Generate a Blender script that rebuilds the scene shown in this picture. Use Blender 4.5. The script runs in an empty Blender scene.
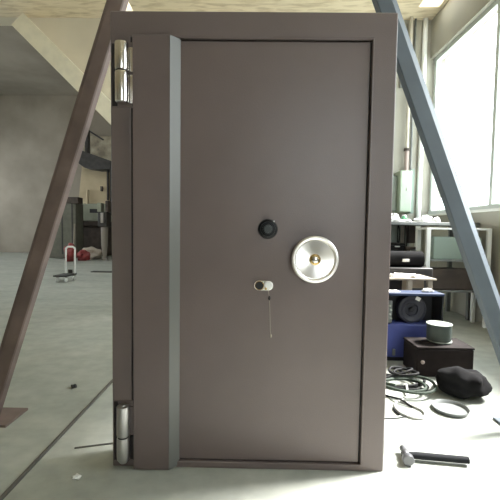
import bpy, bmesh, math, random
from mathutils import Vector, Matrix, noise
random.seed(7)
scene = bpy.context.scene
col = scene.collection
PI = math.pi

# ------------------------------------------------------------------ camera
CAM = Vector((0.0186, -1.6374, 1.0757)); FOC = 375.0
cy, sy = math.cos(0.0125), math.sin(0.0125)
cp, sp = math.cos(-0.0531), math.sin(-0.0531)
cr, sr = math.cos(-0.0137), math.sin(-0.0137)
RM = (Matrix(((cy, -sy, 0), (sy, cy, 0), (0, 0, 1))) @ Matrix(((1, 0, 0), (0, cp, -sp), (0, sp, cp)))
      @ Matrix(((cr, 0, sr), (0, 1, 0), (-sr, 0, cr))))          # columns: right, forward, up
cam_d = bpy.data.cameras.new('camera')
cam_o = bpy.data.objects.new('camera', cam_d); col.objects.link(cam_o)
m3 = Matrix((RM.col[0], RM.col[2], -RM.col[1])).transposed()
cam_o.matrix_world = Matrix.Translation(CAM) @ m3.to_4x4()
cam_d.sensor_width = 36; cam_d.sensor_fit = 'HORIZONTAL'; cam_d.lens = 36 * FOC / 500
cam_d.clip_start = .05; cam_d.clip_end = 200
scene.camera = cam_o

def ray(px, py): return RM @ Vector(((px - 250) / FOC, 1, (250 - py) / FOC))
def at(px, py, Y):
    d = ray(px, py); return CAM + d * ((Y - CAM.y) / d.y)
def onz(px, py, z=0.0):
    d = ray(px, py); return CAM + d * ((z - CAM.z) / d.z)

# ------------------------------------------------------------------ materials
MATS = {}
def mat(name, color, rough=.6, metal=0., var=.0, var_scale=8., bump=0., bump_scale=60., color2=None, aniso=0., coat=0., spec=.5, emit=0.):
    m = bpy.data.materials.new(name); m.use_nodes = True
    nt = m.node_tree; b = nt.nodes['Principled BSDF']
    b.inputs['Base Color'].default_value = (*color, 1)
    b.inputs['Roughness'].default_value = rough; b.inputs['Metallic'].default_value = metal
    b.inputs['Specular IOR Level'].default_value = spec
    if coat: b.inputs['Coat Weight'].default_value = coat
    tc = nt.nodes.new('ShaderNodeTexCoord')
    if var or color2:
        n = nt.nodes.new('ShaderNodeTexNoise'); n.inputs['Scale'].default_value = var_scale; n.inputs['Detail'].default_value = 6
        r = nt.nodes.new('ShaderNodeValToRGB')
        c2 = color2 or tuple(min(1, c * (1 + var)) for c in color)
        c1 = color if color2 else tuple(c * (1 - var) for c in color)
        r.color_ramp.elements[0].color = (*c1, 1); r.color_ramp.elements[0].position = .35
        r.color_ramp.elements[1].color = (*c2, 1); r.color_ramp.elements[1].position = .65
        nt.links.new(tc.outputs['Object'], n.inputs['Vector'])
        nt.links.new(n.outputs['Fac'], r.inputs['Fac']); nt.links.new(r.outputs['Color'], b.inputs['Base Color'])
    if bump:
        n2 = nt.nodes.new('ShaderNodeTexNoise'); n2.inputs['Scale'].default_value = bump_scale; n2.inputs['Detail'].default_value = 3
        bp = nt.nodes.new('ShaderNodeBump'); bp.inputs['Strength'].default_value = bump; bp.inputs['Distance'].default_value = .002
        nt.links.new(tc.outputs['Object'], n2.inputs['Vector'])
        nt.links.new(n2.outputs['Fac'], bp.inputs['Height']); nt.links.new(bp.outputs['Normal'], b.inputs['Normal'])
    MATS[name] = m
    return m

DOOR = (.138, .107, .102)
mat('door_paint', DOOR, .31, bump=.35, bump_scale=230, var=.05, var_scale=3)
mat('frame_paint', (.140, .110, .105), .33, bump=.35, bump_scale=230, var=.05, var_scale=3)
mat('bevel_lit_paint', (.130, .132, .122), .35, bump=.2, bump_scale=230)  # door paint for the sloping edge, window light put into its colour
mat('rubber_black', (.012, .012, .012), .7)
mat('gap_dark', (.02, .016, .016), .8)
mat('chrome', (.80, .77, .74), .16, 1.0, bump=.05, bump_scale=40)
mat('satin_steel', (.52, .51, .50), .36, 1.0, bump=.1, bump_scale=90)
mat('white_steel', (.90, .88, .86), .22, 1.0)
mat('rim_steel', (.97, .94, .92), .42, 1.0)
mat('brass', (.62, .45, .20), .2, 1.0)
mat('dial_black', (.008, .008, .009), .35, spec=.3)
mat('dial_grey', (.04, .045, .045), .35)
mat('mark_white', (.8, .8, .8), .5)
mat('leg_brown', (.165, .120, .105), .6, var=.2, var_scale=6)
mat('leg_blue', (.095, .115, .135), .5, var=.12, var_scale=4)
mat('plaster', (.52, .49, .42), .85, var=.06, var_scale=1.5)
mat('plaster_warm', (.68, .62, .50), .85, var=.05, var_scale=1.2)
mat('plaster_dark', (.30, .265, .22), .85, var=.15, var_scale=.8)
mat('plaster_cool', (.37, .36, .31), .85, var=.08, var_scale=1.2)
mat('pale_beam', (.86, .80, .64), .7, var=.05)
mat('white_paint', (.82, .84, .82), .5)
mat('window_metal', (.55, .6, .58), .5)
mat('mint_paint', (.45, .54, .43), .5, var=.04)
mat('mint_dark', (.22, .28, .24), .5)
mat('grey_green', (.24, .27, .23), .6, var=.1)
mat('beige_paint', (.46, .38, .25), .6, var=.07, var_scale=2)
mat('pale_green', (.24, .25, .19), .6, var=.1, var_scale=3)
mat('dark_iron', (.032, .030, .030), .5, var=.3, var_scale=8)
mat('black_iron', (.012, .012, .014), .6)
mat('brown_iron', (.055, .040, .032), .65, var=.3, var_scale=6)
mat('pedestal_grey', (.25, .22, .19), .6)
mat('rust_pipe', (.40, .32, .29), .6)
mat('red_plastic', (.24, .035, .035), .5, var=.15)
mat('blue_paint', (.055, .07, .24), .42, var=.12, var_scale=5)
mat('blue_edge', (.012, .025, .07), .6)
mat('tyre_grey', (.03, .03, .042), .55)
mat('table_wood', (.36, .31, .25), .65, var=.12)
mat('paper', (.75, .73, .68), .8)
mat('cardboard', (.34, .27, .20), .8, var=.1)
mat('grey_steel', (.17, .18, .175), .5, var=.15)
mat('brown_box', (.017, .012, .011), .8, spec=.2, var=.25, var_scale=12)
mat('tin_grey', (.06, .075, .065), .5)
mat('tin_rim', (.42, .45, .40), .4)
mat('cable_black', (.012, .012, .012), .7, spec=.2)
mat('cable_green', (.05, .065, .05), .7, spec=.2)
mat('hose_white', (.46, .46, .43), .6)
mat('wood_handle', (.016, .017, .019), .8, spec=.15)
mat('iron_head', (.16, .16, .17), .4, .7)
mat('rag_white', (.8, .8, .78), .9, var=.08, var_scale=30)
mat('green_glass', (.10, .35, .18), .3)
mat('bag_dark', (.010, .0095, .010), .9, spec=.15, var=.3)
mat('rod_steel', (.09, .085, .075), .6)
mat('far_stuff', (.45, .40, .30), .8, color2=(.20, .17, .13), var=.1, var_scale=3)

# timber board ceiling: long grain
m = mat('board_ceiling', (.60, .52, .36), .8)
nt = m.node_tree; b = nt.nodes['Principled BSDF']; tc = nt.nodes.new('ShaderNodeTexCoord')
mp = nt.nodes.new('ShaderNodeMapping'); mp.inputs['Scale'].default_value = (1.6, 7, 1)
n = nt.nodes.new('ShaderNodeTexNoise'); n.inputs['Scale'].default_value = 2.2; n.inputs['Detail'].default_value = 7; n.inputs['Distortion'].default_value = .6
r = nt.nodes.new('ShaderNodeValToRGB')
r.color_ramp.elements[0].position = .3; r.color_ramp.elements[0].color = (.56, .46, .31, 1)
r.color_ramp.elements[1].position = .55; r.color_ramp.elements[1].color = (.80, .70, .52, 1)
nt.links.new(tc.outputs['Object'], mp.inputs[0]); nt.links.new(mp.outputs[0], n.inputs['Vector'])
nt.links.new(n.outputs['Fac'], r.inputs[0]); nt.links.new(r.outputs[0], b.inputs['Base Color'])

# worn concrete floor
m = mat('concrete', (.3, .3, .27), .55)
nt = m.node_tree; b = nt.nodes['Principled BSDF']; tc = nt.nodes.new('ShaderNodeTexCoord')
n1 = nt.nodes.new('ShaderNodeTexNoise'); n1.inputs['Scale'].default_value = 1.1; n1.inputs['Detail'].default_value = 8; n1.inputs['Roughness'].default_value = .65
mp = nt.nodes.new('ShaderNodeMapping'); mp.inputs['Scale'].default_value = (1, 2.2, 1)
r1 = nt.nodes.new('ShaderNodeValToRGB')
r1.color_ramp.elements[0].position = .3; r1.color_ramp.elements[0].color = (.285, .308, .275, 1)
r1.color_ramp.elements[1].position = .68; r1.color_ramp.elements[1].color = (.42, .43, .385, 1)
n2 = nt.nodes.new('ShaderNodeTexNoise'); n2.inputs['Scale'].default_value = 9; n2.inputs['Detail'].default_value = 6
r2 = nt.nodes.new('ShaderNodeValToRGB')
r2.color_ramp.elements[0].position = .35; r2.color_ramp.elements[0].color = (.90, .90, .90, 1)
r2.color_ramp.elements[1].position = .65; r2.color_ramp.elements[1].color = (1.06, 1.06, 1.06, 1)
mx = nt.nodes.new('ShaderNodeMix'); mx.data_type = 'RGBA'; mx.blend_type = 'MULTIPLY'; mx.inputs[0].default_value = 1
nt.links.new(tc.outputs['Object'], mp.inputs[0]); nt.links.new(mp.outputs[0], n1.inputs['Vector']); nt.links.new(tc.outputs['Object'], n2.inputs['Vector'])
nt.links.new(n1.outputs['Fac'], r1.inputs[0]); nt.links.new(n2.outputs['Fac'], r2.inputs[0])
nt.links.new(r1.outputs[0], mx.inputs[6]); nt.links.new(r2.outputs[0], mx.inputs[7]); nt.links.new(mx.outputs[2], b.inputs['Base Color'])
bp = nt.nodes.new('ShaderNodeBump'); bp.inputs['Strength'].default_value = .3; bp.inputs['Distance'].default_value = .003
nt.links.new(n2.outputs['Fac'], bp.inputs['Height']); nt.links.new(bp.outputs['Normal'], b.inputs['Normal'])

# window pane: clear, lets the sun through
m = bpy.data.materials.new('pane_glass'); m.use_nodes = True; nt = m.node_tree; nt.nodes.clear()
o = nt.nodes.new('ShaderNodeOutputMaterial'); t = nt.nodes.new('ShaderNodeBsdfTransparent'); g = nt.nodes.new('ShaderNodeBsdfGlossy')
g.inputs['Roughness'].default_value = .02; x = nt.nodes.new('ShaderNodeMixShader'); x.inputs[0].default_value = .06
nt.links.new(t.outputs[0], x.inputs[1]); nt.links.new(g.outputs[0], x.inputs[2]); nt.links.new(x.outputs[0], o.inputs[0]); MATS['pane_glass'] = m

# ------------------------------------------------------------------ mesh helpers
class MB:
    def __init__(s): s.bm = bmesh.new()
    def _m(s, verts, M):
        if M is not None: bmesh.ops.transform(s.bm, matrix=M, verts=verts)
    def box(s, x0, x1, y0, y1, z0, z1, M=None):
        v = [s.bm.verts.new(p) for p in ((x0,y0,z0),(x1,y0,z0),(x1,y1,z0),(x0,y1,z0),(x0,y0,z1),(x1,y0,z1),(x1,y1,z1),(x0,y1,z1))]
        for f in ((0,3,2,1),(4,5,6,7),(0,1,5,4),(1,2,6,5),(2,3,7,6),(3,0,4,7)): s.bm.faces.new([v[i] for i in f])
        s._m(v, M); return s
    def prism(s, pts, a, b, axis='z', M=None):
        """pts: polygon in the plane across axis, extruded a..b along the axis"""
        def P(p, t): return (p[0], p[1], t) if axis == 'z' else ((p[0], t, p[1]) if axis == 'y' else (t, p[0], p[1]))
        A = [s.bm.verts.new(P(p, a)) for p in pts]; B = [s.bm.verts.new(P(p, b)) for p in pts]; n = len(pts)
        s.bm.faces.new(A[::-1]); s.bm.faces.new(B)
        for i in range(n): s.bm.faces.new((A[i], A[(i+1) % n], B[(i+1) % n], B[i]))
        s._m(A + B, M); return s
    def lathe(s, prof, n=40, M=None):
        """prof: list of (radius, height) about z; M places it"""
        rings = []; allv = []
        for r, z in prof:
            if r < 1e-6: ring = [s.bm.verts.new((0, 0, z))]
            else: ring = [s.bm.verts.new((r*math.cos(2*PI*i/n), r*math.sin(2*PI*i/n), z)) for i in range(n)]
            rings.append(ring); allv += ring
        for a, b in zip(rings, rings[1:]):
            for i in range(n):
                j = (i+1) % n
                if len(a) == 1 and len(b) == 1: continue
                if len(a) == 1: s.bm.faces.new((a[0], b[i], b[j]))
                elif len(b) == 1: s.bm.faces.new((a[i], a[j], b[0]))
                else: s.bm.faces.new((a[i], a[j], b[j], b[i]))
        s._m(allv, M); return s
    def tube(s, pts, r, n=10, closed=False):
        pts = [Vector(p) for p in pts]; N = len(pts); rings = []; up = None
        for i, p in enumerate(pts):
            if closed: d = pts[(i+1) % N] - pts[i-1]
            else: d = pts[min(i+1, N-1)] - pts[max(i-1, 0)]
            d.normalize()
            if up is None:
                up = Vector((0, 0, 1)) if abs(d.z) < .9 else Vector((1, 0, 0))
            u = (up - d*up.dot(d)).normalized(); w = d.cross(u); up = u
            rr = r(i/(N-1)) if callable(r) else r
            rings.append([s.bm.verts.new(p + (u*math.cos(2*PI*k/n) + w*math.sin(2*PI*k/n))*rr) for k in range(n)])
        for i in range(N if closed else N-1):
            a, b = rings[i], rings[(i+1) % N]
            for k in range(n): s.bm.faces.new((a[k], a[(k+1) % n], b[(k+1) % n], b[k]))
        if not closed:
            s.bm.faces.new(rings[0][::-1]); s.bm.faces.new(rings[-1])
        return s
    def lump(s, c, sx, sy_, sz, seed=0, amp=.25, sub=3):
        r = bmesh.ops.create_icosphere(s.bm, subdivisions=sub, radius=1)
        for v in r['verts']:
            k = 1 + amp*noise.noise(v.co*1.7 + Vector((seed, seed*.3, 0)))*2
            v.co = Vector((v.co.x*sx*k, v.co.y*sy_*k, v.co.z*sz*k)) + Vector(c)
        return s
    def build(s, name, m, parent=None, bevel=0., smooth=True, seg=2):
        bmesh.ops.recalc_face_normals(s.bm, faces=s.bm.faces)
        me = bpy.data.meshes.new(name); s.bm.to_mesh(me); s.bm.free()
        me.materials.append(MATS[m] if isinstance(m, str) else m)
        o = bpy.data.objects.new(name, me); col.objects.link(o)
        if parent is not None:
            o.parent = parent
            o.matrix_parent_inverse = parent.matrix_basis.inverted() if parent.type == 'EMPTY' else Matrix.Identity(4)
        if bevel:
            bv = o.modifiers.new('bevel', 'BEVEL'); bv.width = bevel; bv.segments = seg; bv.limit_method = 'ANGLE'; bv.angle_limit = math.radians(40)
        if smooth:
            for p in me.polygons: p.use_smooth = True
            ed = bmesh.new(); ed.from_mesh(me)
            for e in ed.edges:
                if len(e.link_faces) == 2 and e.calc_face_angle() > math.radians(35): e.smooth = False
            ed.to_mesh(me); ed.free()
        return o

def tag(o, label=None, cat=None, group=None, kind=None):
    if label: o['label'] = label
    if cat: o['category'] = cat
    if group: o['group'] = group
    if kind: o['kind'] = kind
    return o
def empty(name, loc, label, cat, group=None):
    o = bpy.data.objects.new(name, None); col.objects.link(o); o.location = loc; o.empty_display_size = .1
    return tag(o, label, cat, group)
def struct(name, mb, m, **k): return tag(mb.build(name, m, smooth=False, **k), kind='structure')
FACE = Matrix.Rotation(PI/2, 4, 'X')           # lathe axis z -> -y (towards the camera)
def facing(x, y, z): return Matrix.Translation((x, y, z)) @ FACE

# ------------------------------------------------------------------ setting
HX = 2.76; BY = 4.5; CZ = 4.42; FY = 14.0; FRY = -6.5; LX = -4.6
struct('floor', MB().box(-16, 12, -25, 16, -.12, 0), 'concrete')
# near bay ceiling with two roof lights left open and glazed
c = MB(); holes = [(-2.10, -1.90, 3.55, 4.3), (2.40, 2.70, 3.45, 4.15)]
xs = [-9.3, -2.10, -1.90, 2.40, 2.70, HX + .25]
for i in range(5):
    x0, x1 = xs[i], xs[i+1]
    if i == 1: c.box(x0, x1, FRY, 3.55, CZ, CZ+.15).box(x0, x1, 4.3, BY, CZ, CZ+.15)
    elif i == 3: c.box(x0, x1, FRY, 3.45, CZ, CZ+.15).box(x0, x1, 4.15, BY, CZ, CZ+.15)
    else: c.box(x0, x1, FRY, BY, CZ, CZ+.15)
struct('ceiling', c, 'board_ceiling')
for k, (x0, x1, y0, y1) in enumerate(holes):
    w = struct('window_%d' % (k+2), MB().box(x0, x1, y0, y1, CZ+.1, CZ+.106), 'pane_glass')
# back wall: full height on the right, a bulkhead over the wide opening on the left
struct('wall_back', MB().box(.05, HX+.25, BY, BY+.25, 0, CZ+.15), 'plaster_cool')
struct('wall_bulkhead', MB().prism([(.05, 6.6), (-9.3, 6.6), (-9.3, 4.42), (-3.72, 4.42), (-2.2, 2.93), (.05, 2.93)], BY, BY+.25, 'y'), 'plaster_warm')
# right wall with the long window
struct('wall_right', MB().box(HX, HX+.25, FRY, BY, 0, 1.36).box(HX, HX+.25, FRY, BY, 3.82, CZ).box(HX, HX+.25, FRY, -1.6, 1.36, 3.82), 'plaster_cool')
wf = MB()
wf.box(HX+.06, HX+.14, -1.6, BY, 1.36, 1.42).box(HX+.06, HX+.14, -1.6, BY, 3.76, 3.82)
for y in (-1.57, -.1, 1.4, 2.9, 4.44): wf.box(HX+.06, HX+.14, y-.03, y+.03, 1.42, 3.76)
w1 = struct('window_1', wf, 'window_metal')
MB().box(HX+.095, HX+.101, -1.57, 4.44, 1.42, 3.76).build('window_pane', 'pane_glass', w1, smooth=False)
struct('trim_1', MB().box(HX-.04, HX+.05, -1.6, BY, 1.33, 1.36), 'white_paint')
# left wall of the near bay, front wall with a broad high opening
struct('wall_left', MB().box(-9.55, -9.3, FRY, BY, 0, CZ+.15), 'plaster')
struct('wall_front', MB().box(-9.55, 1.0, FRY-.25, FRY, 0, CZ+.15).box(1.0, HX+.25, FRY-.25, FRY, 3.9, CZ+.15).box(1.0, 2.6, FRY-.25, FRY, 0, .95)
       .box(2.6, HX+.25, FRY-.25, FRY, 0, 3.9), 'plaster')
# far bay
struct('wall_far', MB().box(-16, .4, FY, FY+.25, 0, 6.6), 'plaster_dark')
struct('wall_shade', MB().box(-13.2, -12.95, BY, FY, 0, 1.4).box(-13.2, -12.95, BY, FY, 4.0, 6.6).box(-13.2, -12.95, BY, 6.0, 1.4, 4.0).box(-13.2, -12.95, 12.5, FY, 1.4, 4.0).box(-12.95, -9.3, BY, BY+.25, 0, 6.6), 'plaster_dark')  # unseen wall with a side opening, added to dim the far bay
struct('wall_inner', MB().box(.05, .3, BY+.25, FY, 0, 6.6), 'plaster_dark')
c = MB().box(-16, .3, BY+.25, 5.1, 6.5, 6.65).box(-16, .3, 6.8, FY, 6.5, 6.65).box(-16, -7.5, 5.1, 6.8, 6.5, 6.65).box(-2.2, .3, 5.1, 6.8, 6.5, 6.65)  # unseen roof opening, placed to let light down onto the floor
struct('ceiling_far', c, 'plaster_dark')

# ------------------------------------------------------------------ the safe door
W2 = .611; H = 2.0; TH = .14
door = empty('safe_door', (0, 0, 0), 'large grey-brown steel strongroom door in its frame standing upright in the middle', 'safe door')
SEAM = -.511; PR = -.028           # seam beside the hinges, how far the hinge cover stands forward
IX0, IX1, IZ0, IZ1 = -.310, .506, .034, 1.885
fr = MB()
def ring(mb, ox0, ox1, oz0, oz1, ix0, ix1, iz0, iz1, y0, y1):
    V = {}
    for k, y in enumerate((y0, y1)):
        for nme, (x, z) in {'a': (ox0, oz0), 'b': (ox1, oz0), 'c': (ox1, oz1), 'd': (ox0, oz1), 'e': (ix0, iz0), 'f': (ix1, iz0), 'g': (ix1, iz1), 'h': (ix0, iz1)}.items():
            V[nme, k] = mb.bm.verts.new((x, y, z))
    for p, q, r_, t in ('abfe', 'bcgf', 'cdhg', 'daeh'):
        for k in (0, 1): mb.bm.faces.new([V[c_, k] for c_ in (p, q, r_, t)])
        mb.bm.faces.new((V[p, 0], V[q, 0], V[q, 1], V[p, 1])); mb.bm.faces.new((V[t, 0], V[r_, 0], V[r_, 1], V[t, 1]))
ring(fr, -W2, W2, 0, H, SEAM-.012, IX1, IZ0-.006, IZ1+.006, 0, TH)
frame = fr.build('door_frame', 'frame_paint', door, bevel=.006, seg=3)
leaf = MB().box(IX0-.03, IX1-.006, .012, TH-.02, IZ0, IZ1-.002).build('door_leaf', 'door_paint', door, bevel=.003)
# dark seal round the leaf
sl = MB().box(IX0, IX1+.001, .022, .03, IZ1-.01, IZ1+.001).box(IX1-.009, IX1+.001, .02, .03, IZ0, IZ1).box(IX0, IX1, .02, .03, IZ0-.009, IZ0+.001)
sl.build('door_seal', 'rubber_black', leaf, smooth=False)
# moulded sill and raised lip round the opening
lp = MB().box(IX1+.001, IX1+.007, -.002, .01, IZ0, IZ1+.004).box(IX0+.01, IX1+.007, -.002, .01, IZ1+.001, IZ1+.006)
lp.build('frame_lip', 'frame_paint', frame, bevel=.0015)
# thick hinge-side cover with its sloping inner edge
cv = MB().prism([(SEAM+.004, .01), (SEAM+.004, PR), (-.350, PR), (-.311, .010), (-.311, .06), (SEAM+.004, .06)], .004, 1.888)
cover = cv.build('hinge_cover', 'door_paint', leaf, bevel=.002)
MB().prism([(-.3495, PR-.0008), (-.3115, .0085), (-.3105, .0075), (-.348, PR-.002)], .008, 1.886).build('bevel_light_strip', 'bevel_lit_paint', leaf, smooth=False)  # thin overlay on the sloping edge, its tint stands for light from the window
MB().box(-.56, -.30, .03, TH-.02, .0, .02).build('bottom_shoe', 'gap_dark', frame, smooth=False)

def hinge(zb, zt, zs, m, flip, x=-.5535):
    h = MB().box(-.606, -.517, -.0015, .004, zb-.012, zt+.012).build('hinge', 'frame_paint', door, bevel=.001)
    h['label'] = ('upper' if flip else 'lower') + ' barrel hinge on the left of the door'
    R = .028; yc = -R + .004
    def barrel(z0, z1, top, bot):
        p = [(0, z0)] + ([(R-.006*(1+bot), z0), (R-.001, z0+.004+.012*bot), (R, z0+.01+.02*bot)]) + [(R, z1-.006), (R-.001, z1-.002), (R-.005, z1), (R*.45, z1+.001), (R*.4, z1+(.005 if top else .001)), (0, z1+(.006 if top else .001))]
        return MB().lathe(p, 36, Matrix.Translation((x, yc, 0)))
    barrel(zs+.0018, zt, 1, 0).build('upper_barrel', m, h)
    barrel(zb, zs-.0018, 0, 0 if flip else 1).build('lower_barrel', m, h)
    MB().lathe([(0, zs-.003), (R-.004, zs-.003), (R-.004, zs+.003), (0, zs+.003)], 24, Matrix.Translation((x, yc, 0))).build('washer', 'gap_dark', h)
    # leaves: upper goes to one side, lower to the other
    MB().box(x+.015, x+.053, -.010, .008, zs+.004, zt-.012).build('hinge_leaf', 'frame_paint' if not flip else m, h, bevel=.002)
    MB().box(x+.025, x+.042, -.008, .004, zb+.004, zs-.006).build('hinge_leaf', m if flip else 'gap_dark', h, bevel=.002)
    return h
hinge(1.606, 1.856, 1.737, 'chrome', True)
hinge(.034, .292, .152, 'satin_steel', False)
# dark slots cut next to the hinges
MB().box(SEAM-.013, SEAM+.003, -.001, .006, 1.60, 1.889).box(SEAM-.015, SEAM+.003, -.001, .006, .03, .20).build('hinge_slot', 'gap_dark', frame, smooth=False)
MB().box(SEAM-.012, SEAM+.0035, .004, .05, .03, 1.89).build('frame_gap', 'gap_dark', frame, smooth=False)
MB().box(-.603, -.580, -.0022, .002, 1.60, 1.862).box(-.603, -.585, -.0022, .002, .03, .30).build('hinge_recess', 'gap_dark', frame, smooth=False)

LY = .012                                    # leaf front
# combination dial
d = MB().lathe([(0, 0), (.041, 0), (.043, .006), (.040, .012), (.032, .016), (.031, .010), (0, .010)], 48, facing(.075, LY, 1.081)).build('combination_dial', 'dial_black', door)
d['label'] = 'black round combination dial'
ks = MB(); pr = []
for i in range(48):
    rr = .024 + (.0016 if i % 2 else -.0010); pr.append((.075 + rr*math.cos(2*PI*i/48), 1.081 + rr*math.sin(2*PI*i/48)))
ks.prism(pr, LY-.034, LY-.012, 'y').build('dial_grip', 'dial_black', d, bevel=.001)
MB().lathe([(0, .033), (.0175, .033), (.019, .036), (.018, .040), (.014, .041), (.0135, .037), (0, .037)], 36, facing(.075, LY, 1.081)).build('dial_ring', 'dial_grey', d)
mk = MB()
for i in range(50):
    a = 2*PI*i/50; L = .005 if i % 5 else .008
    mk.box(-.0005, .0005, -.0006, .0004, .031-L/2+.004, .031+.004+L/2-.002, Matrix.Translation((.075, LY-.0145, 1.081)) @ Matrix.Rotation(a, 4, 'Y'))
mk.build('dial_marks', 'dial_grey', d, smooth=False)
MB().box(-.003, .003, -.003, .001, .040, .046, Matrix.Translation((.075, LY-.008, 1.081)) @ Matrix.Rotation(math.radians(38), 4, 'Y')).build('index_mark', 'mark_white', d, bevel=.0008)

# polished round handwheel: dished disc, raised rim, hub
wx, wz = .278, .953
hw = MB().lathe([(0, .012), (.018, .012), (.018, .030), (.060, .034), (.086, .038), (.086, .042), (.060, .0395), (.024, .038), (0, .038)], 72, facing(wx, LY, wz)).build('handwheel', 'white_steel', door)
hw['label'] = 'polished round steel opening wheel'
# faceted spun finish: eight shallow dished sectors
fc = MB(); n = 72
ring_in = []; ring_out = []
for i in range(n):
    a = 2*PI*i/n; wv = .0013*math.sin(4*a + .6)
    ring_in.append(fc.bm.verts.new((wx + .020*math.cos(a), LY-.0405, wz + .020*math.sin(a))))
    ring_out.append(fc.bm.verts.new((wx + .082*math.cos(a), LY-.0435-wv, wz + .082*math.sin(a))))
for i in range(n): fc.bm.faces.new((ring_in[i], ring_in[(i+1) % n], ring_out[(i+1) % n], ring_out[i]))
# the anisotropic brushed face
m = bpy.data.materials.new('spun_steel'); m.use_nodes = True; nt = m.node_tree; b = nt.nodes['Principled BSDF']
b.inputs['Base Color'].default_value = (.95, .91, .885, 1); b.inputs['Metallic'].default_value = 1; b.inputs['Roughness'].default_value = .3
b.inputs['Anisotropic'].default_value = .85
tg = nt.nodes.new('ShaderNodeTangent'); tg.direction_type = 'RADIAL'; tg.axis = 'Y'
nt.links.new(tg.outputs[0], b.inputs['Tangent']); MATS['spun_steel'] = m
fo = fc.build('wheel_face', 'spun_steel', hw)
for o_ in (fo,):
    o_.data.transform(Matrix.Translation((-wx, 0, -wz))); o_.location = (wx, 0, wz)
rm = MB(); tp = [(wx + .0925*math.cos(2*PI*i/72), LY-.040, wz + .0925*math.sin(2*PI*i/72)) for i in range(72)]
rm.tube(tp, .0095, 14, closed=True).build('wheel_rim', 'rim_steel', hw)
MB().lathe([(.024, .036), (.025, .044), (.023, .050), (.018, .052), (.018, .048), (0, .048)], 40, facing(wx, LY, wz)).build('wheel_hub', 'brass', hw)
MB().lathe([(0, .046), (.015, .046), (.016, .054), (.013, .060), (.007, .062), (0, .0625)], 32, facing(wx, LY, wz)).build('hub_cap', 'chrome', hw)

# key lock: stadium plate, dark keyhole boss, swing cover
kx, kz = .060, .832
st = [(kx + s*.021 + .022*math.cos(a + (0 if s > 0 else PI)), kz + .022*math.sin(a + (0 if s > 0 else PI))) for s in (1, -1) for a in [(-PI/2 + PI*i/14) for i in range(15)]]
kl = MB().prism(st, LY-.007, LY, 'y').build('key_lock', 'white_steel', door, bevel=.002)
kl['label'] = 'small chrome keyhole plate with a swing cover'
MB().lathe([(0, .006), (.019, .006), (.020, .011), (.018, .014), (.016, .012), (0, .012)], 36, facing(kx-.018, LY, kz)).build('keyhole_ring', 'brass', kl)
MB().lathe([(0, .011), (.0165, .011), (.0165, .0132), (0, .0135)], 32, facing(kx-.018, LY, kz)).build('keyhole', 'rubber_black', kl)
MB().lathe([(0, .006), (.018, .006), (.019, .010), (.016, .013), (0, .014)], 32, facing(kx+.022, LY, kz+.002)).build('swing_cover', 'mark_white', kl)
MB().lathe([(0, .012), (.005, .012), (.005, .017), (0, .018)], 20, facing(kx+.010, LY, kz-.012)).build('cover_pin', 'brass', kl)
# key tie hanging from the lock
kt = MB().tube([(.081, LY-.010, .818), (.083, LY-.012, .80), (.0865, LY-.008, .775), (.089, LY-.006, .74), (.091, LY-.005, .68), (.093, LY-.004, .63), (.096, LY-.005, .615)], .0009, 6).build('key_tie', 'table_wood')
tag(kt, 'thin pale cord with a dark bead hanging below the keyhole plate', 'cord')
MB().lump((.0865, LY-.009, .778), .0055, .005, .011, 2, .1, 2).build('bead', 'rubber_black', kt)
MB().lump((.0965, LY-.006, .608), .004, .003, .010, 5, .1, 2).build('cord_end', 'table_wood', kt)

# ------------------------------------------------------------------ A-frame behind the door
LYF = .36
PA = {-1: (at(97.5, 60, LYF), at(79, 120, LYF)), 1: (at(407.5, 62, LYF), at(426, 115, LYF))}
def legpath(s, z):
    a, b = PA[s]; return a.x + (z - a.z)*(b.x - a.x)/(b.z - a.z)
af = empty('steel_hoist_frame', (0, LYF+.06, 0), 'tall steel hoist frame standing behind the big door with a sloping leg on each side', 'frame')
LT = 3.70
for s, m_, nm in ((-1, 'leg_brown', 'brown steel leg sloping down to the left'), (1, 'leg_blue', 'blue-grey steel leg sloping down to the right')):
    mb = MB()
    sec = [(-.045, .004), (-.041, 0), (.030, 0), (.078, .046), (.078, .056), (.072, .056), (.026, .012), (-.039, .012), (-.039, .05), (-.045, .05)] if s > 0 else \
          [(-.040, .006), (-.034, 0), (.030, 0), (.050, .006), (.062, .030), (.062, .05), (-.040, .05)]
    A = []; B = []
    for u, v in sec:
        A.append(mb.bm.verts.new((legpath(s, .012) + s*u*1.05, LYF+v, .012))); B.append(mb.bm.verts.new((legpath(s, LT) + s*u*1.05, LYF+v, LT)))
    n = len(sec)
    for i in range(n): mb.bm.faces.new((A[i], A[(i+1) % n], B[(i+1) % n], B[i]))
    mb.bm.faces.new(A); mb.bm.faces.new(B[::-1])
    g = mb.build('frame_leg', m_, af, smooth=False); g['label'] = nm
    fx = legpath(s, 0)
    MB().box(fx-.15, fx+.15, LYF-.06, LYF+.14, 0, .014).build('foot_plate', m_, g, bevel=.002)
MB().box(legpath(-1, LT)-.12, legpath(1, LT)+.12, LYF-.04, LYF+.10, LT, LT+.16).build('cross_beam', 'leg_blue', af, bevel=.004)

# ------------------------------------------------------------------ left background
# pale inclined beam in front of the bulkhead
a = Vector((-4.0, 4.36, 4.395)); v = Vector((1, 0, -.98)).normalized(); L_ = 3.4
pb = MB().box(.1, 3.4, -.09, .09, -.13, .13, Matrix.Translation((-3.78, 4.38, 4.36)) @ Matrix.Rotation(math.atan(.98), 4, 'Y'))
for t in (): pass
tag(pb.build('inclined_beam', 'pale_beam', bevel=.006), 'pale inclined beam crossing the high wall behind the brown frame leg', 'beam')

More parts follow.
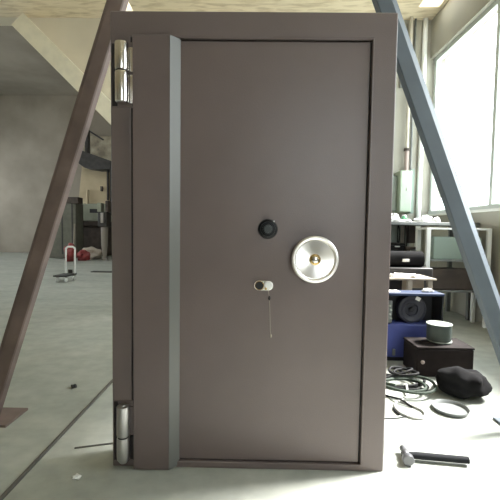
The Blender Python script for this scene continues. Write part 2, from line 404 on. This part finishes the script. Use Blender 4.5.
# platform trolley
tr = empty('platform_trolley', (-3.72, 5.75, 0), 'small platform trolley with a white tubular push handle on the far floor', 'trolley')
ty = 5.95; X0, X1 = at(65.7, 270, ty).x, at(74.8, 270, ty).x
hp = []
for t in range(9): hp.append((X0 + .06 - .06*math.cos(PI/2*t/8), ty+.02, .625 + .06*math.sin(PI/2*t/8)))
for t in range(9): hp.append((X1 - .06 + .06*math.sin(PI/2*t/8), ty+.02, .625 + .06*math.cos(PI/2*t/8)))
pts = [(X0, ty, .13)] + [(X0, ty+.005, .3)] + hp + [(X1, ty+.005, .3), (X1, ty, .13)]
MB().tube(pts, .019, 12).build('push_handle', 'white_paint', tr)
MB().box(X0-.05, X1+.03, ty-.40, ty+.03, .115, .145).build('deck', 'dark_iron', tr, bevel=.008)
for (wx_, wy_) in ((X0+.01, ty-.01), (X1-.01, ty-.01), (X0+.01, ty-.33), (X1-.01, ty-.33)):
    cs = MB().lathe([(0, -.016), (.04, -.016), (.048, -.010), (.048, .010), (.04, .016), (0, .016)], 24, Matrix.Translation((wx_, wy_, .048)) @ Matrix.Rotation(PI/2, 4, 'Y')).build('wheel', 'white_paint', tr)
    MB().box(wx_-.024, wx_+.024, wy_-.02, wy_+.02, .085, .114).build('caster_fork', 'satin_steel', cs, bevel=.003)
MB().box(X0+.05, X1-.05, ty-.005, ty+.012, .145, .22).build('handle_bracket', 'dark_iron', tr, bevel=.004)

# red sacks behind the trolley
def sack(px, py, Y, w, h, seed, label, m='red_plastic'):
    p = at(px, py, Y); mb = MB().lump((0, 0, 0), w, w*.7, h, seed, .22, 4)
    zmin = min(v.co.z for v in mb.bm.verts)
    for v in mb.bm.verts:
        if v.co.z < zmin*.72: v.co.z = zmin*.72
    bmesh.ops.translate(mb.bm, verts=mb.bm.verts, vec=(p.x, Y, -zmin*.72))
    return tag(mb.build('sack', m), label, 'sack')
sack(70, 255, 10.2, .20, .30, 3, 'red sack seen through the white trolley handle')
sack(83, 258, 10.6, .21, .19, 9, 'low red sack slumped to the right of the trolley handle')
sack(91, 250, 11.2, .34, .22, 14, 'pale grey bundle on the floor beside the red sacks', 'table_wood')

# drilling machine far back
MY = 12.2
def mx_(px): return at(px, 230, MY).x
def mz_(py): return at(88, py, MY).z
dm = empty('drilling_machine', (mx_(90), MY, 0), 'beige and green drilling machine with a dark overhead arm in the far bay', 'machine')
MB().box(mx_(77), mx_(104), MY+.1, MY+1.0, .02, mz_(223)).box(mx_(74), mx_(105), MY, MY+1.1, mz_(226), mz_(221)).build('table_base', 'brown_iron', dm, bevel=.02)
mb = MB().box(mx_(76), mx_(104), MY+.25, MY+1.0, mz_(221), mz_(203)); mb.build('control_cabinet', 'pale_green', dm, bevel=.03)
MB().box(mx_(87), mx_(96), MY+.235, MY+.26, mz_(212.5), mz_(208.5)).build('display_slot', 'black_iron', dm, bevel=.004)
MB().prism([(mx_(73), mz_(206)), (mx_(104), mz_(206)), (mx_(104), mz_(166)), (mx_(82), mz_(166)), (mx_(78), mz_(158))], MY+.4, MY+.95, 'y').build('machine_column', 'beige_paint', dm, bevel=.02)
MB().prism([(mx_(78), mz_(162)), (mx_(80), mz_(149)), (mx_(86), mz_(152)), (mx_(112), mz_(161)), (mx_(112), mz_(169)), (mx_(98), mz_(170)), (mx_(86), mz_(168))], MY-.1, MY+.5, 'y').build('overhead_arm', 'dark_iron', dm, smooth=False)
MB().box(mx_(84.3), mx_(87.5), MY+.1, MY+.3, mz_(152), mz_(128.5)).build('arm_post', 'dark_iron', dm, bevel=.01)
MB().tube([(mx_(87), MY+.2, mz_(129)), (mx_(102), MY+.2, mz_(138.5))], .03, 8).build('stay_bar', 'dark_iron', dm)
MB().tube([(mx_(84), MY+.3, mz_(205)), (mx_(84.5), MY+.3, mz_(189))], .05, 10).build('spindle_tube', 'beige_paint', dm)
MB().box(mx_(97), mx_(99), MY+.32, MY+.4, mz_(190), mz_(185)).build('switch_plate', 'brown_iron', dm, bevel=.005)
MB().box(mx_(107), mx_(108.2), MY+.0, MY+.1, mz_(200), mz_(168)).box(mx_(110), mx_(111.3), MY, MY+.1, mz_(215), mz_(168)).build('feed_rods', 'dark_iron', dm)

px0 = at(104.5, 230, 10.9)
pd = empty('pedestal_grinder', (px0.x, 10.9, 0), 'dark machine head on a pale tapering pedestal close to the door edge', 'machine')
def gx(px): return at(px, 230, 10.9).x
def gz(py): return at(104, py, 10.9).z
MB().lathe([(0, 0), (.10, 0), (.11, .03), (.06, .08), (.07, .2), (.105, .5), (.115, gz(226)), (0, gz(226))], 24, Matrix.Translation((px0.x, 10.9, 0))).build('pedestal', 'pedestal_grey', pd)
MB().box(gx(100), gx(109), 10.7, 11.1, gz(227), gz(212)).build('machine_head', 'dark_iron', pd, bevel=.03)
MB().box(gx(103.5), gx(106), 10.66, 10.7, gz(223), gz(213)).build('front_panel', 'satin_steel', pd, bevel=.005)
MB().box(gx(99), gx(103), 10.75, 11.0, gz(212), gz(203)).build('motor_box', 'pale_green', pd, bevel=.02)
MB().box(gx(107), gx(110), 10.75, 11.05, gz(212), gz(201)).build('side_guard', 'brown_iron', pd, bevel=.02)

p0 = at(62, 205, 11.2).x; p1 = at(75.5, 205, 11.2).x
mat('cabinet_drab', (.12, .12, .095), .6, var=.1)
ca = empty('machine_cabinet', ((p0+p1)/2-.2, 11.4, 0), 'grey-green electrical cabinet with a dark box on top, left of the beige machine', 'cabinet')
MB().box(p0-.5, p1, 11.2, 11.8, .02, at(68, 203, 11.2).z).build('cabinet_body', 'cabinet_drab', ca, bevel=.02)
MB().box(p0-.02, p0+.02, 11.19, 11.22, .15, 1.9).box(p1-.14, p1-.1, 11.19, 11.22, .15, 1.9).build('cabinet_door_seam', 'dark_iron', ca, smooth=False)
MB().box(p0+.05, p1+.12, 11.15, 11.5, at(68, 204, 11.2).z+.02, at(68, 197, 11.2).z).build('top_box', 'brown_iron', ca, bevel=.02)
MB().tube([(p1-.02, 11.1, .5), (p1+.06, 11.0, 1.2)], .03, 8).build('lever', 'plaster_dark', ca)

# pinned board / grimy far window
bw = MB().box(at(83, 148, 13.9).x, at(118, 148, 13.9).x, 13.9, 13.995, at(90, 166, 13.9).z, at(90, 136, 13.9).z)
tag(bw.build('storage_rack_panel', 'far_stuff', bevel=.01), 'mottled pale panel of clutter high on the far wall above the dark arm', 'panel')
sh = MB(); 

tag(MB().box(-3.95, -3.3, 7.35, 7.55, 0, .02).build('floor_plate', 'dark_iron', bevel=.004), 'dark flat steel plate lying on the far floor near the door edge', 'plate')

# ------------------------------------------------------------------ right background
cb = empty('wall_cabinet', (2.44, BY, 1.4), 'pale green electrical cabinet fixed on the wall above the workbench', 'cabinet')
z0, z1 = at(407, 212, 4.3).z, at(407, 171, 4.3).z
x0, x1 = at(400, 190, 4.25).x, at(412, 190, 4.25).x
MB().box(x0, x1, 4.26, BY, z0, z1).build('cabinet_body', 'mint_paint', cb, bevel=.006)
MB().box(x0+.012, x1-.012, 4.25, 4.262, z0+.012, z1-.012).build('cabinet_door', 'mint_paint', cb, bevel=.003)
MB().box(x0+.10, x0+.13, 4.235, 4.25, z0+.33, z0+.37).build('door_lock', 'satin_steel', cb, bevel=.002)
x2 = at(415.5, 190, 4.25).x
tag(MB().box(x1+.003, x2, 4.30, BY, z0-.02, z1+.03).build('cable_trunking', 'mint_dark', bevel=.004), 'narrow dark green cable duct against the right side of the wall cabinet', 'duct')
x3 = at(393, 190, 4.3).x
tag(MB().box(x3, x0-.004, 4.36, BY, z0+.02, at(397, 175, 4.3).z).build('switch_box', 'grey_green', bevel=.006), 'dull grey-green box on the wall between the door edge and the pale cabinet', 'box')
pp = empty('wall_pipe', (2.41, 4.42, 2.1), 'pinkish vertical pipe running up the wall from the pale cabinet', 'pipe')
xa = at(407.5, 130, 4.42).x
MB().tube([(xa, 4.42, z1+.002), (xa, 4.42, at(407, 149, 4.42).z)], .032, 14).build('lower_pipe', 'rust_pipe', pp)
MB().tube([(xa, 4.42, at(407, 149, 4.42).z), (xa, 4.42, CZ)], .026, 14).build('upper_pipe', 'plaster', pp)
MB().tube([(xa, 4.42, at(407, 151, 4.42).z), (xa, 4.42, at(407, 148.5, 4.42).z)], .045, 14).build('pipe_collar', 'brown_iron', pp)
xb = at(412, 130, 4.46).x
tag(MB().tube([(xb, 4.465, z1+.05), (xb, 4.465, CZ)], .016, 10).build('conduit', 'grey_steel'), 'thin dark conduit beside the pinkish wall pipe', 'conduit')
xc = at(423, 150, 4.38).x
tag(MB().tube([(xc, 4.461, .0), (xc, 4.461, CZ)], .038, 16).build('downpipe', 'white_paint'), 'white vertical downpipe in the corner next to the bright window', 'pipe')
tag(MB().box(at(400.5, 80, 4.45).x, at(404, 80, 4.45).x, 4.46, BY, at(402, 87, 4.45).z, at(402, 74, 4.45).z).build('junction_box', 'grey_steel', bevel=.004), 'small blue-grey junction box high on the wall by the frame leg', 'box')

# workbench along the back with clutter
BZ = 1.20
wb = empty('workbench', (2.0, 3.2, 0), 'tall grey steel workbench behind the big door, covered with white clutter', 'workbench')
MB().box(1.15, 2.74, 2.95, 3.55, BZ-.035, BZ).build('bench_top', 'grey_steel', wb, bevel=.004)
for x_, y_ in ((1.2, 3.0), (2.68, 3.0), (1.2, 3.5), (2.68, 3.5)):
    MB().box(x_-.025, x_+.025, y_-.025, y_+.025, 0, BZ-.035).build('leg', 'grey_steel', wb, bevel=.003)
MB().box(1.17, 2.10, 3.45, 3.48, .62, BZ-.036).build('back_panel', 'grey_green', wb, bevel=.003)
MB().box(1.17, 2.70, 2.99, 3.5, .58, .61).build('lower_shelf', 'dark_iron', wb, bevel=.003)
# rags, jar, paper on the bench
def rag(x, y, z, sx, sy_, sz, seed, label, m='rag_white', name='rag'):
    mb = MB().lump((0, 0, 0), sx, sy_, sz, seed, .35, 4)
    zmin = min(v.co.z for v in mb.bm.verts)
    for v in mb.bm.verts:
        v.co.z += .25*sz*noise.noise(Vector((v.co.x*40, v.co.y*40, seed)))
        v.co.z = max(v.co.z, zmin*.4)
    bmesh.ops.translate(mb.bm, verts=mb.bm.verts, vec=(x, y, z - zmin*.4))
    return tag(mb.build(name, m), label, 'rag')
rag(at(392, 216, 3.05).x, 3.05, BZ, .09, .06, .06, 3, 'crumpled white rag at the left end of the bench by the door edge')
rag(at(401, 217, 3.05).x+.03, 3.02, BZ, .09, .05, .022, 8, 'flat white rag in the middle of the bench below the pale cabinet')
rag(at(421, 216, 3.1).x, 3.12, BZ, .075, .06, .035, 12, 'pale rag near the downpipe on the bench')
rag(at(426, 219, 2.98).x, 2.99, BZ, .06, .035, .05, 21, 'bright white rag hanging over the bench edge above the white post')
rag(at(436, 217, 3.1).x, 3.1, BZ, .05, .05, .045, 31, 'grey-white rag at the far right of the bench under the window')
jx = at(405, 213, 3.2).x
j = MB().lathe([(0, 0), (.032, 0), (.034, .01), (.034, .07), (.022, .085), (0, .086)], 24, Matrix.Translation((jx, 3.22, BZ))).build('jar', 'green_glass')
tag(j, 'small green jar standing on the bench in front of the pale cabinet', 'jar')
MB().lathe([(0, .084), (.024, .084), (.024, .098), (0, .10)], 24, Matrix.Translation((jx, 3.22, BZ))).build('lid', 'mark_white', j)
wv = [(at(418, 218, 3.0).x + .03*k, 3.25 + .02*math.sin(k), BZ+.012 + .03*abs(math.sin(k*.45))) for k in range(12)]
tag(MB().tube(wv, .006, 8).build('wire', 'cable_black'), 'dark wire looping over the clutter at the right of the bench', 'wire')

# cables hanging under the bench
for k, (px, l0, m_, lb) in enumerate(((404.5, .26, 'cable_black', 'black cable loop hanging leftmost under the bench'), (408, .30, 'table_wood', 'pale cord loop hanging in the middle under the bench'), (411.5, .36, 'brown_iron', 'brown cable loop hanging rightmost under the bench'))):
    x_ = at(px, 230, 3.2).x; z_ = BZ-.036
    pts = [(x_ + .013*math.sin(2*PI*t/20), 3.40 - .01*k + .012*math.cos(4*PI*t/20), z_ - l0/2 + l0/2*math.cos(2*PI*t/20)) for t in range(20)]
    tag(MB().tube(pts, .008, 8, closed=True).build('hanging_cable', m_), lb, 'cable')
tag(MB().box(at(408, 230, 3.42).x, at(415, 230, 3.42).x, 3.40, 3.438, at(410, 243, 3.4).z, at(410, 225, 3.4).z).build('brown_board', 'brown_iron', bevel=.003), 'dark brown board propped at the back under the bench behind the cables', 'board')

# machine vice bodies on lower shelf
def machine_block(px0, px1, pyt, Y, z0_, label, m='dark_iron', name='tool_box', cat='box'):
    xA, xB = at(px0, 250, Y).x, at(px1, 250, Y).x; zt = at((px0+px1)/2, pyt, Y).z
    e = empty(name, ((xA+xB)/2, Y+.1, z0_), label, cat)
    MB().box(xA, xB, Y, Y+.26, z0_, zt-.03).build('body', m, e, bevel=.008)
    MB().box(xA-.004, xB+.004, Y-.004, Y+.264, zt-.028, zt).build('lid', m, e, bevel=.008)
    MB().box((xA+xB)/2-.03, (xA+xB)/2+.03, Y-.016, Y-.002, zt-.05, zt-.036).build('latch', 'satin_steel', e, bevel=.002)
    return e
machine_block(389, 405, 243, 3.02, .612, 'dark tool box on the lower bench shelf beside the door edge', 'bag_dark')
machine_block(406, 419, 247, 3.02, .612, 'dark brown tool box on the lower bench shelf left of the white post', 'brown_iron')
# floor machines in front of the bench
g = empty('bench_motor', (1.7, 2.4, 0), 'dark motor unit with a small pale plate between bench and table', 'motor')
MB().box(1.30, 1.90, 2.32, 2.60, 0, .70).build('motor_stand', 'dark_iron', g, bevel=.01)
MB().tube([(1.36, 2.47, .785), (1.84, 2.47, .785)], .085, 24).build('motor_body', 'bag_dark', g)
MB().box(1.60, 1.67, 2.37, 2.39, .76, .79).build('rating_plate', 'paper', g, bevel=.002)

# white post frame at the far right: small glazed rack
rk = empty('white_rack', (2.25, 2.8, 0), 'open white metal rack under the window end of the bench', 'rack')
rx0, rx1 = at(424.5, 240, 2.72).x, 2.66
for x_ in (rx0, rx1):
    for y_ in (2.63, 2.88): MB().box(x_-.022, x_+.022, y_-.02, y_+.02, 0, 1.13).build('post', 'white_paint', rk, bevel=.003)
for z_ in (.40, .75, 1.11): MB().box(rx0-.02, rx1+.02, 2.62, 2.9, z_, z_+.02).build('shelf', 'white_paint' if z_ > 1 else 'grey_steel', rk, bevel=.002)
tag(MB().box(rx0+.08, rx1-.06, 2.66, 2.86, .771, 1.03).build('crate', 'mint_dark', bevel=.01), 'dark green crate on the middle shelf of the white rack', 'crate')
tag(MB().box(rx0+.06, rx1-.05, 2.66, 2.86, .421, .66).build('crate', 'brown_iron', bevel=.01), 'dark brown crate on the lowest shelf of the white rack', 'crate')

# low table with papers behind the blue machine
TZ = .64
tb = empty('low_table', (1.5, 2.05, 0), 'low wooden table with a thin top, just behind the blue machine', 'table')
MB().box(1.24, 1.74, 1.90, 2.28, TZ-.018, TZ).build('tabletop', 'table_wood', tb, bevel=.003)
for x_, y_ in ((1.50, 1.94), (1.69, 1.94), (1.28, 2.24), (1.69, 2.24)):
    MB().box(x_-.022, x_+.022, y_-.02, y_+.02, 0, TZ-.018).build('leg', 'table_wood', tb, bevel=.003)
MB().box(1.525, 1.665, 1.955, 1.975, TZ-.13, TZ-.10).build('rail', 'dark_iron', tb, bevel=.002)
tag(MB().box(1.53, 1.66, 1.99, 2.2, 0, TZ-.03).build('carton', 'cardboard', bevel=.004), 'pale carton standing under the low table', 'carton')
def sheet(x, y, z, w, h, rot, seed, label, m='paper', name='paper_sheet', cat='paper'):
    mb = MB(); N = 8; V = [[None]*(N+1) for _ in range(N+1)]; W = []
    for lay in (0, 1):
        for i in range(N+1):
            for k in range(N+1):
                u, v = (i/N-.5)*w, (k/N-.5)*h
                V[i][k] = mb.bm.verts.new((u, v, .003 + .012*max(0, noise.noise(Vector((u*14, v*14, seed))))+.0012*lay))
        for i in range(N):
            for k in range(N): mb.bm.faces.new((V[i][k], V[i+1][k], V[i+1][k+1], V[i][k+1]))
    bmesh.ops.transform(mb.bm, matrix=Matrix.Translation((x, y, z)) @ Matrix.Rotation(rot, 4, 'Z'), verts=mb.bm.verts)
    return tag(mb.build(name, m), label, cat)
sheet(1.47, 2.03, TZ, .26, .19, .2, 3, 'large creased paper sheet on the low table')
sheet(1.52, 2.10, TZ+.014, .20, .14, -.3, 7, 'smaller paper sheet lying on top of the large creased one')
rag(1.345, 1.98, TZ, .03, .022, .022, 5, 'small white rag at the left corner of the low table')

# the blue machine
bx0, bx1, by0, by1 = .80, 1.585, 1.45, 1.67
bm_ = empty('blue_machine', (1.2, 1.65, 0), 'blue machine with a large black disc in its open front, standing behind the coiled cables', 'machine')
zt = at(400, 293, 1.45).z; zm = at(400, 324.5, 1.45).z
MB().box(bx0, bx1, by0, by1, .035, zm).build('lower_housing', 'blue_paint', bm_, bevel=.006)
MB().box(bx0, bx1, by0-.01, by1-.06, zt-.022, zt).build('top_plate', 'blue_edge', bm_, bevel=.004)
MB().box(bx0+.02, bx1-.02, by0+.16, by1-.01, zm, zt-.022).build('back_plate', 'black_iron', bm_)
for xx in (bx0, bx1-.012): MB().box(xx, xx+.012, by0, by1, zm, zt-.022).build('side_plate', 'black_iron', bm_)
MB().box(bx0+.02, bx1-.02, by0+.02, by1-.02, 0, .035).build('plinth', 'black_iron', bm_)
dc = at(413, 310, 1.5)
dd = MB().lathe([(0, 0), (.116, 0), (.121, .010), (.121, .045), (.115, .055), (.095, .058), (.085, .050), (.062, .046), (.055, .052), (.050, .052), (.046, .038), (.022, .036), (0, .036)], 56, facing(dc.x, 1.57, dc.z)).build('drive_disc', 'tyre_grey', bm_)
dd['label'] = 'large dark grey disc in the open front'
MB().lathe([(0, .03), (.02, .03), (.02, .056), (.016, .06), (0, .06)], 24, facing(dc.x, 1.57, dc.z)).build('disc_hub', 'black_iron', dd)
MB().tube([(dc.x, 1.56, dc.z), (dc.x, by0+.17, dc.z)], .03, 16).build('shaft', 'black_iron', dd)
lt = at(393.5, 352, 1.45)
MB().box(lt.x-.012, lt.x+.012, by0-.012, by0, lt.z-.028, lt.z+.028).build('latch', 'grey_steel', bm_, bevel=.004)
for k in range(4):
    q = at(390.3 + (k % 2)*1.2, 306 + k*4.2, 1.46)
    MB().lathe([(0, 0), (.008, 0), (.008, .012), (0, .016)], 14, facing(q.x, 1.475, q.z)).build('terminal', 'tin_rim', bm_)
MB().box(at(388, 310, 1.47).x, at(392.5, 310, 1.47).x, 1.476, 1.49, at(390, 323, 1.47).z, at(390, 301, 1.47).z).build('terminal_strip', 'grey_steel', bm_)
tgp = at(418.5, 299, 1.50)
MB().box(-.020, .020, -.001, .001, -.016, .016, Matrix.Translation((tgp.x, 1.507, tgp.z)) @ Matrix.Rotation(.45, 4, 'Y')).build('paper_tag', 'paper', bm_, smooth=False)
sheet(at(393, 291, 1.5).x-.03, 1.525, zt, .17, .10, .05, 11, 'white paper strip on the left of the blue machine top')
rag(at(432.5, 291, 1.5).x-.03, 1.53, zt, .035, .03, .018, 17, 'white rag on the right end of the blue machine top')

# stacked tins and dark boxes at the right
bxA = at(417, 360, 1.12).x
db = empty('dark_case', (bxA+.2, 1.25, 0), 'dark brown steel case in front of the blue machine at its right', 'case')
zc = at(425, 347, 1.12).z
MB().box(bxA, bxA+.42, 1.12, 1.38, 0, zc-.02).build('body', 'brown_box', db, bevel=.008)
MB().box(bxA-.004, bxA+.424, 1.116, 1.384, zc-.018, zc).build('lid', 'brown_box', db, bevel=.006)
kn = at(423, 362.5, 1.11)
MB().lathe([(0, 0), (.013, 0), (.015, .008), (.010, .016), (0, .018)], 20, facing(kn.x, 1.12, kn.z)).build('knob', 'rust_pipe', db)
tcx = at(441, 330, 1.22).x
def tin(x, y, z, r, h, label, ml='tin_rim'):
    e = MB().lathe([(0, 0), (r-.004, 0), (r, .004), (r, h-.008), (r+.003, h-.004), (r, h)], 36, Matrix.Translation((x, y, z))).build('tin', 'tin_grey')
    MB().lathe([(r+.001, h-.001), (r+.004, h), (r+.004, h+.006), (r-.008, h+.007), (r-.012, h+.003), (0, h+.003)], 36, Matrix.Translation((x, y, z))).build('lid', ml, e)
    return tag(e, label, 'tin')
h1 = at(437, 341, 1.25).z - zc
tin(tcx+.01, 1.26, zc+.001, .085, h1, 'lower round tin standing on the dark case')
tin(tcx+.005, 1.26, zc+h1+.009, .088, at(436, 323.5, 1.25).z-zc-h1-.015, 'upper round tin with a pale lid, stacked on another tin')

# dark bags and grey tray on the floor at the right edge
def floor_bag(x, y, sx, sy_, sz, seed, label, m='bag_dark', name='bag', cat='bag'):
    mb = MB().lump((0, 0, 0), sx, sy_, sz, seed, .2, 4); zmin = min(v.co.z for v in mb.bm.verts)*.7
    for v in mb.bm.verts: v.co.z = max(v.co.z, zmin)
    bmesh.ops.translate(mb.bm, verts=mb.bm.verts, vec=(x, y, -zmin)); return tag(mb.build(name, m), label, cat)
floor_bag(1.41, .84, .15, .14, .10, 5, 'dark soft bag lying on the floor in front of the dark case')
tag(MB().lathe([(0, .004), (.09, .004), (.10, .02), (.103, .022), (.094, .0), (0, 0)], 36, Matrix.Translation((1.22, .60, 0.0))).build('metal_dish', 'grey_steel'), 'shallow round metal dish on the floor by the white hose', 'dish')

# coiled black cables
def coil(cx, cy_, r, n, rad, m, seed, label, flat=.7, name='cable_coil', lift=0.):
    rnd = random.Random(seed); pts = []; N = 40*n
    for i in range(N):
        a = 2*PI*i/40; k = i/40
        rr = r*(1 + .10*math.sin(k*2.3+seed) + .05*math.sin(3*a+seed))
        ox, oy = .025*math.sin(k*1.9+seed), .02*math.cos(k*1.3+seed*2)
        pts.append((cx+ox+rr*math.cos(a+seed), cy_+oy+rr*flat*math.sin(a+seed), rad + lift + rad*1.6*(.5+.5*math.sin(a*1.5+k*2+seed))*min(k, 2)))
    return tag(MB().tube(pts, rad, 8).build(name, m), label, 'cable')
coil(1.07, .98, .15, 3, .0095, 'cable_black', 1, 'wide black cable coil on the floor in front of the blue machine')
coil(1.06, .87, .165, 2, .0095, 'cable_green', 4, 'grey-green cable coil overlapping the black one', lift=.035)
coil(1.10, 1.02, .09, 2, .009, 'cable_black', 8, 'smaller black cable coil tucked against the dark case', lift=.065)
# white hose: built through points on the floor
def smooth_path(P, n=10):
    P = [Vector(p) for p in P]; out = []
    for i in range(len(P)-1):
        p0, p1, p2, p3 = P[max(i-1, 0)], P[i], P[i+1], P[min(i+2, len(P)-1)]
        for k in range(n):
            t = k/n; out.append(.5*((2*p1)+(-p0+p2)*t+(2*p0-5*p1+4*p2-p3)*t*t+(-p0+3*p1-3*p2+p3)*t**3))
    return out + [P[-1]]
def floor_cable(pix, rad, m, name, label, cat='cable', lifts=None):
    P = [onz(x, y, rad) for x, y in pix]
    for k, p in enumerate(P): p.z = rad + (lifts[k] if lifts else 0)
    return tag(MB().tube(smooth_path(P), rad, 10).build(name, m), label, cat)
floor_cable([(406, 389), (407, 394), (403, 399), (397, 402), (395, 406), (398, 411), (405, 415), (414, 418), (422, 418), (425, 415), (423, 411), (415, 407), (407, 403.5), (400, 401)], .0075, 'hose_white', 'hose', 'grey-white hose curled in a loop on the bright floor', 'hose', [.03, .012, 0, 0, 0, 0, 0, 0, 0, 0, 0, 0, 0, 0])
floor_cable([(380, 394), (388, 396), (394, 399.5), (402, 403), (412, 407)], .006, 'cable_black', 'cable', 'short dark cable running from the door edge to the hose loop', 'cable', [0, 0, .012, .018, 0])
floor_cable([(378, 418.6), (388, 418.4), (398, 418), (407, 416.5)], .003, 'cable_black', 'wire', 'thin dark wire on the floor leading from the door edge to the hose', 'wire')
floor_cable([(393, 408), (395, 411), (399, 414.5)], .006, 'cable_black', 'cable', 'short black cable end beside the left bend of the hose', 'cable')
floor_cable([(391, 367), (398, 369.5), (404, 374), (412, 377)], .007, 'cable_black', 'cable', 'black cable stub snaking out below the blue machine', 'cable')

# ball-pein hammer lying on the floor
hm = empty('hammer', (.80, .10, 0), 'hammer with a round steel head and a dark handle lying on the bright floor', 'hammer')
pc = onz(405.5, 454, .027)
ax = Vector((.985, -.12, 0)).normalized()
up_ = Vector((-.12, -.985, 0)).normalized()
hd = Matrix.Translation((pc.x, pc.y, .027)) @ Matrix(((up_.x, ax.x, 0, 0), (up_.y, ax.y, 0, 0), (0, 0, 1, 0), (0, 0, 0, 1))) @ Matrix.Rotation(PI/2, 4, 'Y') @ Matrix.Scale(1.3, 4)
MB().lathe([(0, -.046), (.007, -.045), (.011, -.040), (.012, -.034), (.009, -.026), (.010, -.018), (.014, -.010), (.014, .008), (.012, .014), (.018, .022), (.0205, .026), (.0205, .040), (.018, .043), (0, .043)], 28, hd).build('hammer_head', 'iron_head', hm)
A_ = Vector((pc.x, pc.y, .024))
MB().tube([A_ - ax*.018, A_ + ax*.02, A_ + ax*.05, A_ + ax*.12, A_ + ax*.22, A_ + ax*.28], lambda t: .0105 + .0055*min(1, t*3), 12).build('handle', 'wood_handle', hm)

# ------------------------------------------------------------------ left foreground
tag(MB().prism([(-.974, 0), (-.960, 0), (-.960, .012), (-.963, .014), (-.971, .014), (-.974, .012)], -1.2, 1.9, 'y').build('steel_bar', 'rod_steel'), 'long dark steel bar lying on the floor left of the door', 'bar')
tag(MB().tube([(-.845, .125, .004), (-.56, .205, .004)], .004, 8).build('thin_rod', 'rod_steel'), 'short thin rod poking out from behind the lower left door corner', 'rod')
def chip(px, py, s, m, seed, label, name):
    p = onz(px, py); mb = MB().lump((0, 0, 0), s, s*.7, s*.55, seed, .45, 2); zmin = min(v.co.z for v in mb.bm.verts)
    bmesh.ops.translate(mb.bm, verts=mb.bm.verts, vec=(p.x, p.y, -zmin)); return tag(mb.build(name, m, smooth=False), label, 'debris')
chip(74, 388, .022, 'dark_iron', 3, 'dark metal scrap on the floor left of the door, beyond the long bar', 'metal_scrap')
chip(77, 479, .017, 'rag_white', 6, 'small white chip on the floor at the lower left', 'plaster_chip')

# ------------------------------------------------------------------ light
w = bpy.data.worlds.new('sky'); scene.world = w; w.use_nodes = True
bg = w.node_tree.nodes['Background']; bg.inputs[0].default_value = (.90, .98, 1.0, 1); bg.inputs[1].default_value = 4.7
sd = bpy.data.lights.new('sun', 'SUN'); sd.energy = 17; sd.angle = math.radians(14); sd.color = (1, .985, .96)
so = bpy.data.objects.new('sun', sd); col.objects.link(so)
so.rotation_euler = Vector((-1, -.35, -1.2)).to_track_quat('-Z', 'Y').to_euler()

vs = scene.view_settings
scene.display_settings.display_device = 'sRGB'
vs.view_transform = 'Standard'; vs.look = 'None'; vs.gamma = 1; vs.use_curve_mapping = False; vs.exposure = .6
cyc = scene.cycles
cyc.max_bounces = 10; cyc.diffuse_bounces = 6; cyc.glossy_bounces = 4; cyc.transparent_max_bounces = 8
